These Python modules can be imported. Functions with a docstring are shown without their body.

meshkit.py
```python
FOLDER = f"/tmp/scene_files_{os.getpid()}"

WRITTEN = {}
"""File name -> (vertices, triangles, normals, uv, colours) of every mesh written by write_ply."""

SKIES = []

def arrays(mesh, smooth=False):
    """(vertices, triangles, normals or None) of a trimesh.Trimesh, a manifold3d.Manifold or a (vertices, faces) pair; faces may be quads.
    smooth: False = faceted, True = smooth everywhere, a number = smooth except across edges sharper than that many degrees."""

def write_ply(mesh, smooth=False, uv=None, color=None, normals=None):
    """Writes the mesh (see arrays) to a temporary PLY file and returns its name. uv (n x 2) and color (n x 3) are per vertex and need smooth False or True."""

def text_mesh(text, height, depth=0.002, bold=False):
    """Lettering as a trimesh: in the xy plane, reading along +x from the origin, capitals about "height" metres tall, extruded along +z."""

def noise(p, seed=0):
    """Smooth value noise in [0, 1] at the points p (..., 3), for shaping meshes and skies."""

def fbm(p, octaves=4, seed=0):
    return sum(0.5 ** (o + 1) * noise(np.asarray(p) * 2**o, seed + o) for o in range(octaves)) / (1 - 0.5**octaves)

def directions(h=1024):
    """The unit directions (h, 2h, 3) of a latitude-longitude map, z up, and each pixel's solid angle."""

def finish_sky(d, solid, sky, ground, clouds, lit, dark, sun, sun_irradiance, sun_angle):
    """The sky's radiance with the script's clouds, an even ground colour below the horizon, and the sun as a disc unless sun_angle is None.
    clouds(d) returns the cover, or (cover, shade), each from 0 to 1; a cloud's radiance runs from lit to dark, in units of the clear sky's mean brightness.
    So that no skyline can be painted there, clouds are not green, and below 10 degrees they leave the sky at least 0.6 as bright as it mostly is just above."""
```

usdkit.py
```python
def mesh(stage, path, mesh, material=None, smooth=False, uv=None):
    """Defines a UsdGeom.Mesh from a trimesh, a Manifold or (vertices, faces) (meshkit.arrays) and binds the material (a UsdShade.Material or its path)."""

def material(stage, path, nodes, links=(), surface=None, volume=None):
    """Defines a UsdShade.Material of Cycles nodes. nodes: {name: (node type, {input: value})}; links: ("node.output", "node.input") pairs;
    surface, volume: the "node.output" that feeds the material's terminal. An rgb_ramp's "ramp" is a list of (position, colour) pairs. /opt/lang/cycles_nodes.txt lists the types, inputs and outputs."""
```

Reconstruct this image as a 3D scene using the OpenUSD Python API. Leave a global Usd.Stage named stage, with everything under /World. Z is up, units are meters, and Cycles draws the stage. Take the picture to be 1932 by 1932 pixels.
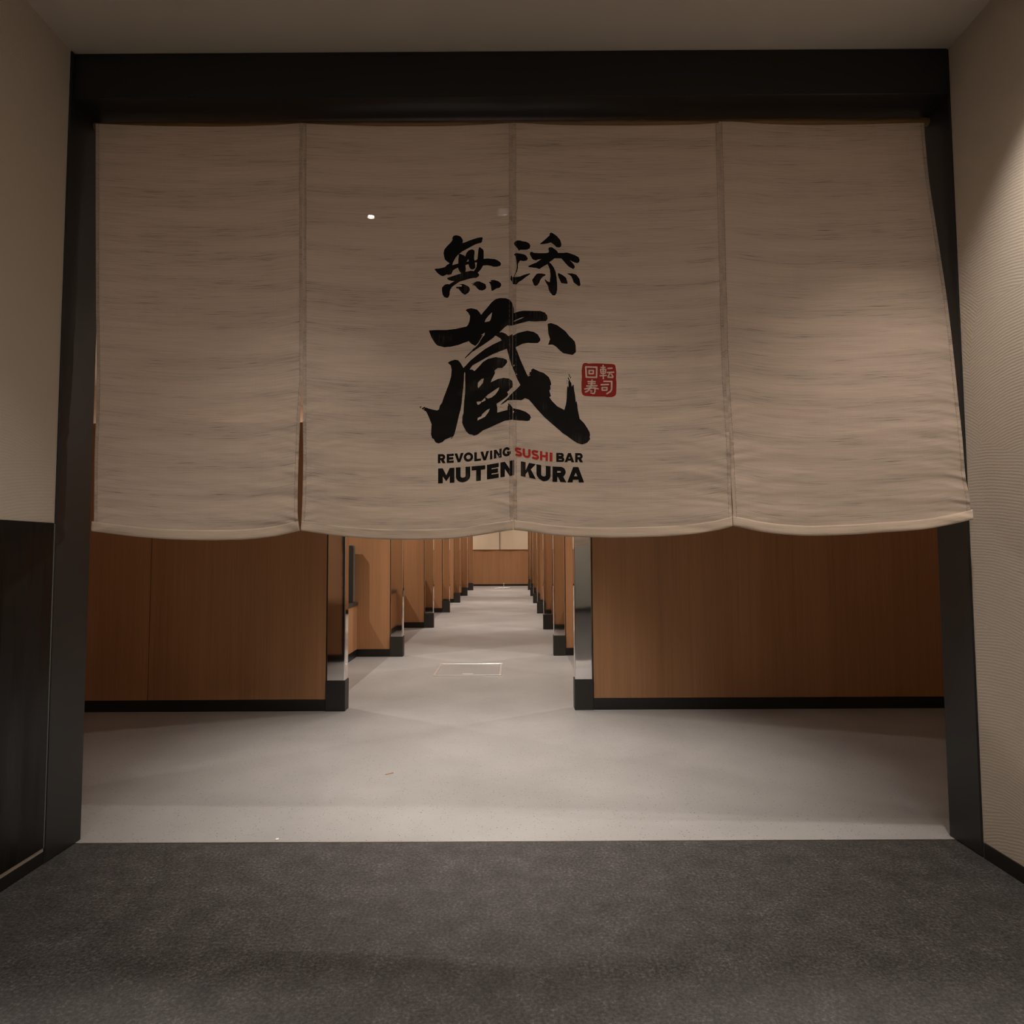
import math, random
import numpy as np, trimesh, usdkit, meshkit
from pxr import Usd, UsdGeom, UsdLux, UsdShade, Gf
from shapely.geometry import Polygon, LineString, box as sbox, Point, MultiPolygon
from shapely.ops import unary_union
from shapely import affinity

random.seed(7); rng = np.random.default_rng(7)
stage = Usd.Stage.CreateInMemory()
UsdGeom.SetStageUpAxis(stage, 'Z'); UsdGeom.SetStageMetersPerUnit(stage, 1.0)
W = UsdGeom.Xform.Define(stage, '/World'); stage.SetDefaultPrim(W.GetPrim())

# ------------------------------------------------------------------ camera, exposure
F, EYE = 1288.0, 1.2                                    # focal length in pixels of a 1932 wide picture, eye height
pitch, yaw, roll = math.atan2(76, F), math.radians(-0.09), math.radians(0.29)
fw = np.array([math.sin(yaw) * math.cos(pitch), math.cos(yaw) * math.cos(pitch), math.sin(pitch)])
r0 = np.cross(fw, [0, 0, 1]); r0 /= np.linalg.norm(r0); u0 = np.cross(r0, fw)
RT = r0 * math.cos(roll) - u0 * math.sin(roll); UP = np.cross(RT, fw)
C = np.array([0, 0, EYE])
cam = UsdGeom.Camera.Define(stage, '/World/Camera')
cam.CreateHorizontalApertureAttr(36.0); cam.CreateVerticalApertureAttr(36.0); cam.CreateFocalLengthAttr(36.0 * F / 1932)
cam.CreateClippingRangeAttr((0.05, 200.0)); cam.CreateExposureAttr(0.15)
cam.AddTransformOp().Set(Gf.Matrix4d(*RT, 0, *UP, 0, *(-fw), 0, *C, 1))

CEIL, LAMP = 3.3, (1.0, 0.885, 0.79)
# the lamps of the place: (x, y, intensity, cone half angle, softness, kind); each gets its own housing further down
VESTIBULE = [(-0.85, 2.12, 640, 40, 1.0), (0.30, 2.12, 560, 40, 1.0), (1.52, 2.14, 800, 43, 1.0)]
PANELS = [(-0.75, -1.2, 16.5), (0.85, -1.2, 18.5)]      # two diffuse ceiling panels of the vestibule (x, y, radiance)
HALL = [(-0.84, 3.97, 700, 34, 1.0), (-0.05, 3.92, 3500, 37, 1.0)]
CORRIDOR = [(-0.45, y, p, 44, 1.0) for y, p in ((7.1, 1900), (11.9, 1900), (16.0, 1900), (20.4, 1800), (22.9, 1000))]
BOOTH_L = [(-3.30, y, 1350, 89, 0.5) for y in (6.7, 9.6, 12.5, 15.2, 17.9, 20.5, 23.2)]
BOOTH_R = [(2.50, y, 1350, 89, 0.5) for y in (6.7, 9.4, 12.1, 14.9, 17.6, 20.4, 23.2)]


def ray(x, y):
    x, y = np.asarray(x, float)[..., None], np.asarray(y, float)[..., None]
    return fw + RT * (x - 966) / F - UP * (y - 966) / F


# ------------------------------------------------------------------ materials
def mat(name, nodes, links=(), surface='p.BSDF'):
    return usdkit.material(stage, '/World/Looks/' + name, nodes, links, surface=surface)


def plain(name, col, rough=0.5, metal=0.0, spec=0.5, bump=None):
    n = {'p': ('principled_bsdf', {'base_color': col, 'roughness': rough, 'metallic': metal, 'specular_ior_level': spec})}
    l = []
    if bump:
        n |= {'g': ('geometry', {}), 'n': ('noise_texture', {'scale': bump[0], 'detail': 3.0}), 'b': ('bump', {'strength': bump[1], 'distance': bump[2]})}
        l = [('g.position', 'n.vector'), ('n.fac', 'b.height'), ('b.normal', 'p.normal')]
    return mat(name, n, l)


def wood(name, tint=1.0):
    c = lambda r, g, b: (r * tint, g * tint, b * tint)
    return mat(name, {
        'g': ('geometry', {}),
        'm1': ('mapping', {'scale': (55.0, 55.0, 0.9)}), 'n1': ('noise_texture', {'scale': 1.0, 'detail': 6.0, 'roughness': 0.62, 'distortion': 0.15}),
        'm2': ('mapping', {'scale': (5.0, 5.0, 0.22)}), 'n2': ('noise_texture', {'scale': 1.0, 'detail': 3.0}),
        'm3': ('mapping', {'scale': (420.0, 420.0, 5.0)}), 'n3': ('noise_texture', {'scale': 1.0, 'detail': 2.0}),
        'a1': ('math', {'math_type': 'multiply_add', 'value2': 0.50, 'value3': 0.0}),
        'a2': ('math', {'math_type': 'multiply_add', 'value2': 0.42}),
        'a3': ('math', {'math_type': 'multiply_add', 'value2': 0.16}),
        'r': ('rgb_ramp', {'ramp': [(0.30, c(0.222, 0.115, 0.054)), (0.47, c(0.268, 0.142, 0.068)), (0.58, c(0.296, 0.159, 0.077)), (0.72, c(0.328, 0.178, 0.088))]}),
        'b': ('bump', {'strength': 0.08, 'distance': 0.001}),
        'p': ('principled_bsdf', {'roughness': 0.42, 'specular_ior_level': 0.4})},
        [('g.position', 'm1.vector'), ('m1.vector', 'n1.vector'), ('g.position', 'm2.vector'), ('m2.vector', 'n2.vector'), ('g.position', 'm3.vector'), ('m3.vector', 'n3.vector'),
         ('n1.fac', 'a1.value1'), ('n2.fac', 'a2.value1'), ('a1.value', 'a2.value3'), ('n3.fac', 'a3.value1'), ('a2.value', 'a3.value3'), ('a3.value', 'r.fac'), ('r.color', 'p.base_color'),
         ('n3.fac', 'b.height'), ('b.normal', 'p.normal')])


def cloth(name, base, slub, see=0.035, trans=0.22):
    """Unbleached linen: slubs along the weft (u), fine warp and weft, a little light comes through."""
    mul = lambda a: ('math', {'math_type': 'multiply', 'value2': a})
    return mat(name, {
        't': ('texture_coordinate', {}),
        'm1': ('mapping', {'scale': (6.0, 430.0, 1.0)}), 'n1': ('noise_texture', {'scale': 1.0, 'detail': 2.5, 'roughness': 0.55, 'dimensions': '2D'}),
        'm2': ('mapping', {'scale': (1.6, 120.0, 1.0)}), 'n2': ('noise_texture', {'scale': 1.0, 'detail': 4.0, 'roughness': 0.6, 'dimensions': '2D'}),
        'm3': ('mapping', {'scale': (0.9, 17.0, 1.0)}), 'n3': ('noise_texture', {'scale': 1.0, 'detail': 3.0, 'dimensions': '2D'}),
        'm4': ('mapping', {'scale': (4.0, 620.0, 1.0)}), 'n4': ('noise_texture', {'scale': 1.0, 'detail': 2.0, 'dimensions': '2D'}),
        'm5': ('mapping', {'scale': (700.0, 3.0, 1.0)}), 'n5': ('noise_texture', {'scale': 1.0, 'detail': 1.0, 'dimensions': '2D'}),
        's1': ('map_range', {'from_min': 0.60, 'from_max': 0.76, 'to_min': 0.0, 'to_max': 0.92, 'clamp': True}),
        's2': ('map_range', {'from_min': 0.58, 'from_max': 0.80, 'to_min': 0.0, 'to_max': 0.36, 'clamp': True}),
        's3': ('map_range', {'from_min': 0.35, 'from_max': 0.70, 'to_min': 1.04, 'to_max': 0.93, 'clamp': True}),
        's4': ('map_range', {'from_min': 0.30, 'from_max': 0.72, 'to_min': 1.07, 'to_max': 0.90, 'clamp': True}),
        's5': ('map_range', {'from_min': 0.30, 'from_max': 0.70, 'to_min': 0.985, 'to_max': 1.015, 'clamp': True}),
        'mx': ('math', {'math_type': 'maximum'}), 'cl': ('map_range', {'from_min': 0.40, 'from_max': 0.66, 'to_min': 0.22, 'to_max': 1.25, 'clamp': True}), 'mc': ('math', {'math_type': 'multiply'}), 'k1': ('math', {'math_type': 'multiply'}), 'k2': ('math', {'math_type': 'multiply'}),
        'c': ('mix_color', {'blend_type': 'mix', 'a': base, 'b': slub}),
        'd': ('vector_math', {'math_type': 'scale'}),
        'bh': ('math', {'math_type': 'add'}), 'b': ('bump', {'strength': 0.14, 'distance': 0.0006}),
        'df': ('diffuse_bsdf', {'roughness': 0.6}), 'tr': ('translucent_bsdf', {}), 'mt': ('mix_closure', {'fac': trans}),
        'tp': ('transparent_bsdf', {}), 'o': ('mix_closure', {'fac': see})},
        [('t.UV', f'm{i}.vector') for i in range(1, 6)] + [(f'm{i}.vector', f'n{i}.vector') for i in range(1, 6)] + [(f'n{i}.fac', f's{i}.value') for i in range(1, 6)] +
        [('s1.result', 'mx.value1'), ('s2.result', 'mx.value2'), ('n3.fac', 'cl.value'), ('mx.value', 'mc.value1'), ('cl.result', 'mc.value2'), ('mc.value', 'c.fac'), ('s3.result', 'k1.value1'), ('s4.result', 'k1.value2'), ('k1.value', 'k2.value1'), ('s5.result', 'k2.value2'),
         ('c.result', 'd.vector1'), ('k2.value', 'd.scale'), ('d.vector', 'df.color'), ('d.vector', 'tr.color'),
         ('n4.fac', 'bh.value1'), ('n5.fac', 'bh.value2'), ('bh.value', 'b.height'), ('b.normal', 'df.normal'),
         ('df.BSDF', 'mt.closure1'), ('tr.BSDF', 'mt.closure2'), ('mt.closure', 'o.closure1'), ('tp.BSDF', 'o.closure2')], surface='o.closure')


def ink(name, col, worn, lo=0.60):
    """Printed ink; worn along the warp so that the linen shows in thin upright scratches."""
    return mat(name, {
        't': ('texture_coordinate', {}),
        'm1': ('mapping', {'scale': (420.0, 14.0, 1.0)}), 'n1': ('noise_texture', {'scale': 1.0, 'detail': 2.0, 'dimensions': '2D'}),
        'm2': ('mapping', {'scale': (5.0, 6.0, 1.0)}), 'n2': ('noise_texture', {'scale': 1.0, 'detail': 2.0, 'dimensions': '2D'}),
        's1': ('map_range', {'from_min': 0.45, 'from_max': 0.72, 'to_min': 0.0, 'to_max': 0.8, 'clamp': True}),
        's2': ('map_range', {'from_min': lo, 'from_max': lo + 0.08, 'to_min': 0.03, 'to_max': 1.0, 'clamp': True}),
        'k': ('math', {'math_type': 'multiply'}), 'c': ('mix_color', {'a': col, 'b': worn}),
        'p': ('principled_bsdf', {'roughness': 0.85, 'specular_ior_level': 0.15})},
        [('t.UV', 'm1.vector'), ('t.UV', 'm2.vector'), ('m1.vector', 'n1.vector'), ('m2.vector', 'n2.vector'), ('n1.fac', 's1.value'), ('n2.fac', 's2.value'),
         ('s1.result', 'k.value1'), ('s2.result', 'k.value2'), ('k.value', 'c.fac'), ('c.result', 'p.base_color')])


def combed(name, col):
    """Wall covering with combed ridges in overlapping arcs, about 13 mm apart."""
    return mat(name, {
        'g': ('geometry', {}), 'sx': ('separate_xyz', {}), 'cx': ('combine_xyz', {}),
        'v': ('voronoi_texture', {'scale': 1.5, 'dimensions': '2D', 'feature': 'f1', 'randomness': 1.0}),
        'co': ('vector_math', {'math_type': 'multiply_add', 'vector2': (0.9, 0.4, 0.0), 'vector3': (-0.20, -1.15, 0.0)}),
        'ce': ('vector_math', {'math_type': 'add'}), 'df': ('vector_math', {'math_type': 'distance'}),
        'fn': ('noise_texture', {'scale': 5.0, 'detail': 2.0, 'dimensions': '2D'}), 'fm': ('noise_texture', {'scale': 55.0, 'detail': 2.0, 'dimensions': '2D'}),
        'f1': ('math', {'math_type': 'multiply', 'value2': 540.0}), 'f2': ('math', {'math_type': 'multiply_add', 'value2': 9.0}), 'f3': ('math', {'math_type': 'multiply_add', 'value2': 2.6}), 'si': ('math', {'math_type': 'sine'}),
        'gn': ('noise_texture', {'scale': 190.0, 'detail': 2.0, 'dimensions': '2D'}), 'h': ('math', {'math_type': 'multiply_add', 'value2': 3.0}),
        'b': ('bump', {'strength': 0.22, 'distance': 0.0008}),
        'p': ('principled_bsdf', {'base_color': col, 'roughness': 0.75, 'specular_ior_level': 0.25})},
        [('g.position', 'sx.vector'), ('sx.y', 'cx.x'), ('sx.z', 'cx.y'), ('cx.vector', 'v.vector'), ('v.color', 'co.vector1'), ('co.vector', 'ce.vector1'), ('v.position', 'ce.vector2'),
         ('ce.vector', 'df.vector1'), ('cx.vector', 'df.vector2'), ('cx.vector', 'fn.vector'), ('cx.vector', 'fm.vector'),
         ('df.value', 'f1.value1'), ('fn.fac', 'f2.value1'), ('f1.value', 'f2.value3'), ('fm.fac', 'f3.value1'), ('f2.value', 'f3.value3'), ('f3.value', 'si.value1'),
         ('cx.vector', 'gn.vector'), ('gn.fac', 'h.value1'), ('si.value', 'h.value3'), ('h.value', 'b.height'), ('b.normal', 'p.normal')])


def speckled(name, col, dark, light, rough, cells, spec=0.35, cloud=0.10):
    return mat(name, {
        'g': ('geometry', {}),
        'n': ('noise_texture', {'scale': 1.6, 'detail': 4.0}), 's0': ('map_range', {'from_min': 0.3, 'from_max': 0.7, 'to_min': 1 - cloud, 'to_max': 1 + cloud, 'clamp': True}),
        'mp': ('mapping', {'scale': (1.0, 1.0, 1.0)}), 'd1': ('noise_texture', {'scale': 60.0, 'detail': 1.0}), 'd2': ('vector_math', {'math_type': 'scale', 'scale': 0.012}), 'd3': ('vector_math', {'math_type': 'add'}),
        'v1': ('voronoi_texture', {'scale': cells, 'randomness': 1.0}), 'v2': ('voronoi_texture', {'scale': cells * 1.37, 'randomness': 1.0}),
        'q1': ('map_range', {'from_min': 0.11, 'from_max': 0.20, 'to_min': 1.0, 'to_max': 0.0, 'clamp': True}), 'q2': ('map_range', {'from_min': 0.07, 'from_max': 0.15, 'to_min': 1.0, 'to_max': 0.0, 'clamp': True}),
        'x1': ('separate_xyz', {}), 'w1': ('math', {'math_type': 'greater_than', 'value2': 0.42}), 'k1': ('math', {'math_type': 'multiply'}),
        'c1': ('mix_color', {'a': col, 'b': dark}), 'c2': ('mix_color', {'b': light}),
        'fn': ('noise_texture', {'scale': 380.0, 'detail': 2.0}), 's5': ('map_range', {'from_min': 0.3, 'from_max': 0.7, 'to_min': 0.93, 'to_max': 1.07, 'clamp': True}), 'kk': ('math', {'math_type': 'multiply'}),
        'd': ('vector_math', {'math_type': 'scale'}),
        'p': ('principled_bsdf', {'roughness': rough, 'specular_ior_level': spec})},
        [('g.position', 'n.vector'), ('n.fac', 's0.value'), ('g.position', 'd1.vector'), ('d1.color', 'd2.vector1'), ('d2.vector', 'd3.vector1'), ('g.position', 'd3.vector2'),
         ('d3.vector', 'v1.vector'), ('d3.vector', 'v2.vector'), ('v1.distance', 'q1.value'), ('v2.distance', 'q2.value'), ('v1.color', 'x1.vector'), ('x1.x', 'w1.value1'), ('w1.value', 'k1.value1'), ('q1.result', 'k1.value2'),
         ('k1.value', 'c1.fac'), ('c1.result', 'c2.a'), ('q2.result', 'c2.fac'), ('g.position', 'fn.vector'), ('fn.fac', 's5.value'), ('s0.result', 'kk.value1'), ('s5.result', 'kk.value2'),
         ('c2.result', 'd.vector1'), ('kk.value', 'd.scale'), ('d.vector', 'p.base_color')])


M = dict(
    wood=wood('wood_veneer', 1.5),
    floor=speckled('speckled_floor', (0.380, 0.378, 0.374), (0.13, 0.115, 0.105), (0.60, 0.575, 0.55), 0.42, 62.0),
    granite=mat('granite', {'g': ('geometry', {}), 'n1': ('noise_texture', {'scale': 95.0, 'detail': 5.0, 'roughness': 0.75}), 'n2': ('noise_texture', {'scale': 9.0, 'detail': 4.0, 'roughness': 0.65, 'distortion': 0.0}),
        'a': ('math', {'math_type': 'multiply_add', 'value2': 0.75}), 'a0': ('math', {'math_type': 'multiply', 'value2': 0.25}), 'r': ('rgb_ramp', {'ramp': [(0.36, (0.024, 0.0235, 0.023)), (0.48, (0.052, 0.051, 0.050)), (0.56, (0.08, 0.078, 0.076)), (0.68, (0.18, 0.176, 0.17))]}),
        'b': ('bump', {'strength': 0.25, 'distance': 0.0015}), 'p': ('principled_bsdf', {'roughness': 0.55, 'specular_ior_level': 0.35})},
        [('g.position', 'n1.vector'), ('g.position', 'n2.vector'), ('n2.fac', 'a0.value1'), ('n1.fac', 'a.value1'), ('a0.value', 'a.value3'), ('a.value', 'r.fac'), ('r.color', 'p.base_color'), ('n1.fac', 'b.height'), ('b.normal', 'p.normal')]),
    chrome=plain('chrome', (0.80, 0.79, 0.77), 0.045, 1.0, bump=(3.0, 0.03, 0.02)),
    trim=plain('steel_trim', (0.66, 0.63, 0.60), 0.28, 1.0), hatch=plain('hatch_steel', (0.84, 0.82, 0.80), 0.30, 0.5),
    plinth=plain('plinth_black', (0.022, 0.021, 0.019), 0.5, bump=(90.0, 0.2, 0.001)),
    base=plain('baseboard_black', (0.010, 0.0095, 0.009), 0.35),
    jamb=plain('gunmetal', (0.0200, 0.0212, 0.0208), 0.38, 0.0, 0.3),
    slab=mat('black_stone', {
        'g': ('geometry', {}), 'm': ('mapping', {'scale': (20.0, 16.0, 1.6)}), 'n': ('noise_texture', {'scale': 1.0, 'detail': 4.0}), 'f': ('noise_texture', {'scale': 150.0, 'detail': 2.0}),
        's': ('map_range', {'from_min': 0.35, 'from_max': 0.7, 'to_min': 0.24, 'to_max': 0.5}), 'b': ('bump', {'strength': 0.12, 'distance': 0.001}), 'p': ('principled_bsdf', {'base_color': (0.007, 0.0068, 0.006), 'specular_ior_level': 0.22})},
        [('g.position', 'm.vector'), ('m.vector', 'n.vector'), ('n.fac', 's.value'), ('s.result', 'p.roughness'), ('g.position', 'f.vector'), ('f.fac', 'b.height'), ('b.normal', 'p.normal')]),
    combed=combed('combed_wall', (0.56, 0.495, 0.415)),
    plaster=plain('plaster_cream', (0.56, 0.49, 0.41), 0.8, bump=(120.0, 0.15, 0.001)),
    ceiling=plain('ceiling_paint', (0.72, 0.68, 0.62), 0.85, bump=(160.0, 0.1, 0.001)),
    cream=plain('cream_cloth', (0.80, 0.69, 0.53), 0.9), backwall=plain('vestibule_paint', (0.30, 0.285, 0.25), 0.8),
    ledge=plain('ledge_grey', (0.045, 0.043, 0.040), 0.4),
    screen=plain('dark_screen', (0.032, 0.036, 0.034), 0.3),
    bezel=plain('grey_bezel', (0.16, 0.17, 0.16), 0.35),
    housing=plain('lamp_housing', (0.02, 0.02, 0.02), 0.5),
    reflector=plain('lamp_reflector', (0.05, 0.05, 0.05), 0.4),
    lens=mat('lamp_lens', {'e': ('emission', {'color': LAMP, 'strength': 45.0})}, surface='e.emission'),
    bamboo=mat('bamboo', {'g': ('geometry', {}), 'm': ('mapping', {'scale': (3.0, 120.0, 120.0)}), 'n': ('noise_texture', {'scale': 1.0, 'detail': 3.0}), 'r': ('rgb_ramp', {'ramp': [(0.3, (0.13, 0.07, 0.03)), (0.7, (0.24, 0.14, 0.06))]}), 'p': ('principled_bsdf', {'roughness': 0.4})},
               [('g.position', 'm.vector'), ('m.vector', 'n.vector'), ('n.fac', 'r.fac'), ('r.color', 'p.base_color')]),
    linen=cloth('linen', (0.65, 0.545, 0.455), (0.20, 0.165, 0.14), trans=0.20),
    linen_hem=cloth('linen_hem', (0.70, 0.585, 0.475), (0.30, 0.25, 0.21), see=0.005, trans=0.08),
    thread=plain('thread', (0.20, 0.165, 0.13), 0.9),
    ink=ink('black_ink', (0.0062, 0.0056, 0.0048), (0.06, 0.047, 0.036)),
    red=ink('red_ink', (0.38, 0.028, 0.020), (0.42, 0.06, 0.045), 0.68),
    seal=ink('seal_ink', (0.25, 0.020, 0.015), (0.30, 0.04, 0.03), 0.68),
    sliver=plain('sliver_wood', (0.52, 0.26, 0.09), 0.6), paper=plain('scrap_white', (0.75, 0.72, 0.68), 0.8),
)

# ------------------------------------------------------------------ objects
used = {}


def numbered(parent, name):
    k = (parent, name); n = used.get(k, 0); used[k] = n + 1
    return f'{parent}/{name}' + (f'_{n:03d}' if n else '')


def tag(prim, label=None, cat=None, group=None, kind=None):
    for k, v in (('label', label), ('category', cat), ('group', group), ('kind', kind)):
        if v: prim.SetCustomDataByKey(k, v)
    return prim


ORIGIN = {}


def thing(name, loc, label, cat=None, group=None, kind=None):
    p = numbered('/World', name); x = UsdGeom.Xform.Define(stage, p); x.AddTranslateOp().Set(Gf.Vec3d(*map(float, loc))); ORIGIN[p] = np.array(loc, float)
    tag(x.GetPrim(), label, cat, group, kind); return p


def part(parent, name, mesh, m, smooth=False, uv=None, label=None):
    """mesh is in world coordinates; it is moved into the space of the thing it belongs to."""
    v, f = (mesh.vertices, mesh.faces) if hasattr(mesh, 'vertices') else mesh
    top = '/'.join(parent.split('/')[:3]); v = np.asarray(v, float) - ORIGIN[top]
    p = numbered(parent, name)
    g = usdkit.mesh(stage, p, (v, np.asarray(f)), M[m], smooth=smooth, uv=uv)
    if label: tag(g.GetPrim(), label)
    return p


def single(name, mesh, m, label, cat=None, group=None, kind=None, smooth=False, uv=None):
    """A thing that is one mesh, placed by a translation at its base."""
    v, f = (mesh.vertices, mesh.faces) if hasattr(mesh, 'vertices') else mesh
    v = np.asarray(v, float); lo, hi = v.min(0), v.max(0); o = np.array([(lo[0] + hi[0]) / 2, (lo[1] + hi[1]) / 2, lo[2]])
    p = numbered('/World', name); g = usdkit.mesh(stage, p, (v - o, np.asarray(f)), M[m], smooth=smooth, uv=uv); g.AddTranslateOp().Set(Gf.Vec3d(*map(float, o)))
    tag(g.GetPrim(), label, cat, group, kind); return p


def copy(src, loc, label, cat, group=None):
    name = src.split('/')[-1]; name = name[:-4] if name[-4:-3] == '_' and name[-3:].isdigit() else name
    p = numbered('/World', name); x = UsdGeom.Xform.Define(stage, p)
    x.GetPrim().GetReferences().AddInternalReference(src); x.GetPrim().SetInstanceable(True)
    UsdGeom.Xformable(x).ClearXformOpOrder(); UsdGeom.XformCommonAPI(x).SetTranslate(Gf.Vec3d(*map(float, loc)))
    tag(x.GetPrim(), label, cat, group); return p


def bx(x0, x1, y0, y1, z0, z1, b=0.0):
    if b <= 0:
        m = trimesh.creation.box([x1 - x0, y1 - y0, z1 - z0]); m.apply_translation([(x0 + x1) / 2, (y0 + y1) / 2, (z0 + z1) / 2]); return m
    pts = []
    for sx in (0, 1):
        for sy in (0, 1):
            for sz in (0, 1):
                for k in range(3):
                    o = [b, b, b]; o[k] = 0
                    pts.append([(x0 + o[0]) if not sx else (x1 - o[0]), (y0 + o[1]) if not sy else (y1 - o[1]), (z0 + o[2]) if not sz else (z1 - o[2])])
    return trimesh.convex.convex_hull(np.array(pts))


def join(*ms): return trimesh.util.concatenate(list(ms))


def lathe(profile, seg=32, at=(0, 0, 0)):
    m = trimesh.creation.revolve(np.array(profile, float), sections=seg); m.apply_translation(at); return m


# ------------------------------------------------------------------ the setting
Y_IN, Y_OUT = 2.912, 2.745                        # inner floor edge; front of the entrance frame
XJ, XW = 1.83, 1.837                               # frame faces, vestibule side walls
XL, XR, Y_END, Y_BACK = -5.2, 4.4, 24.54, -3.2
single('floor', bx(XL, XR, Y_IN, 24.7, -0.12, 0.0), 'floor', 'pale grey speckled floor running down the corridor', kind='structure')
single('floor', bx(-XW - 0.2, XW + 0.2, Y_BACK, Y_IN - 0.004, -0.12, -0.001), 'granite', 'dark grey granite floor in front of the entrance', kind='structure')
single('trim_1', bx(-XJ, XJ, Y_IN - 0.004, Y_IN + 0.003, -0.1, 0.0008), 'trim', 'thin pale metal strip where granite meets speckled floor', kind='structure')
single('ceiling', bx(XL - 0.15, XR + 0.15, Y_BACK - 0.15, 24.7, CEIL, CEIL + 0.12), 'ceiling', 'plain painted ceiling above entrance and corridor', kind='structure')
# vestibule side walls and back wall
wl = thing('wall_left', (-XW, 0, 0), 'beige combed wall left of the entrance above black wainscot', kind='structure')
part(wl, 'wall_surface', bx(-XW - 0.12, -XW, Y_BACK, 2.78, 0, CEIL), 'combed')
part(wl, 'wainscot', bx(-XW - 0.01, -XW + 0.006, -2.9, 2.7195, 0.062, 1.326, 0.002), 'slab', label='polished black stone wainscot')
part(wl, 'wainscot_edge', bx(-XW - 0.01, -XW + 0.007, 2.7200, 2.7235, 0.062, 1.322), 'bezel', label='thin pale metal edge strip')
part(wl, 'baseboard', bx(-XW - 0.01, -XW + 0.003, -2.9, 2.74, -0.002, 0.046), 'base')
wr = thing('wall_right', (XW, 0, 0), 'beige wall with combed arc ridges right of the entrance', kind='structure')
part(wr, 'wall_surface', bx(XW, XW + 0.12, Y_BACK, 2.78, 0, CEIL), 'combed')
part(wr, 'baseboard', bx(XW - 0.006, XW + 0.01, -2.9, 2.74, -0.002, 0.058), 'base')
wb = thing('wall_back', (0, Y_BACK, 0), 'plain grey-brown wall of the vestibule behind the photographer', kind='structure')
part(wb, 'wall_surface', bx(-XW - 0.12, XW + 0.12, Y_BACK - 0.12, Y_BACK, 0, CEIL), 'backwall')
part(wb, 'baseboard', bx(-XW, XW, Y_BACK, Y_BACK + 0.012, 0, 0.09), 'base')
# entrance frame: two gunmetal jambs and a head
fr = thing('door_1', (0, 2.84, 0), 'wide dark gunmetal entrance frame around the hanging curtain', kind='structure')
part(fr, 'jamb', bx(-XJ - 0.06, -XJ, 2.728, 2.952, 0, CEIL, 0.003), 'jamb')
part(fr, 'jamb', bx(XJ, XJ + 0.06, 2.75, 2.952, 0, CEIL, 0.003), 'jamb')
part(fr, 'frame_head', bx(-XJ, XJ, Y_OUT, 2.952, 3.102, CEIL, 0.003), 'jamb')
# walls of the restaurant hall
wf = thing('wall_front', (0, 2.84, 0), 'wood-veneered wall on both sides of the entrance inside the restaurant', kind='structure')
part(wf, 'wood_panel', bx(XL, -XJ - 0.06, 2.79, 2.95, 0.08, CEIL), 'wood'); part(wf, 'wood_panel', bx(XJ + 0.06, XR, 2.79, 2.95, 0.08, CEIL), 'wood')
part(wf, 'baseboard', bx(XL, -XJ - 0.06, 2.78, 2.958, 0, 0.085), 'base'); part(wf, 'baseboard', bx(XJ + 0.06, XR, 2.78, 2.958, 0, 0.085), 'base')
sl = thing('wall_left_001', (XL, 12, 0), 'cream plaster wall behind the booths on the left', kind='structure'); part(sl, 'wall_surface', bx(XL - 0.15, XL, 2.79, 24.7, 0, CEIL), 'plaster')
sr = thing('wall_right_001', (XR, 12, 0), 'cream plaster wall behind the booths on the right', kind='structure'); part(sr, 'wall_surface', bx(XR, XR + 0.15, 2.79, 24.7, 0, CEIL), 'plaster')
we = thing('wall_end', (-0.45, Y_END, 0), 'wood wainscot and cream wall closing the far end of the corridor', kind='structure')
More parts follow.
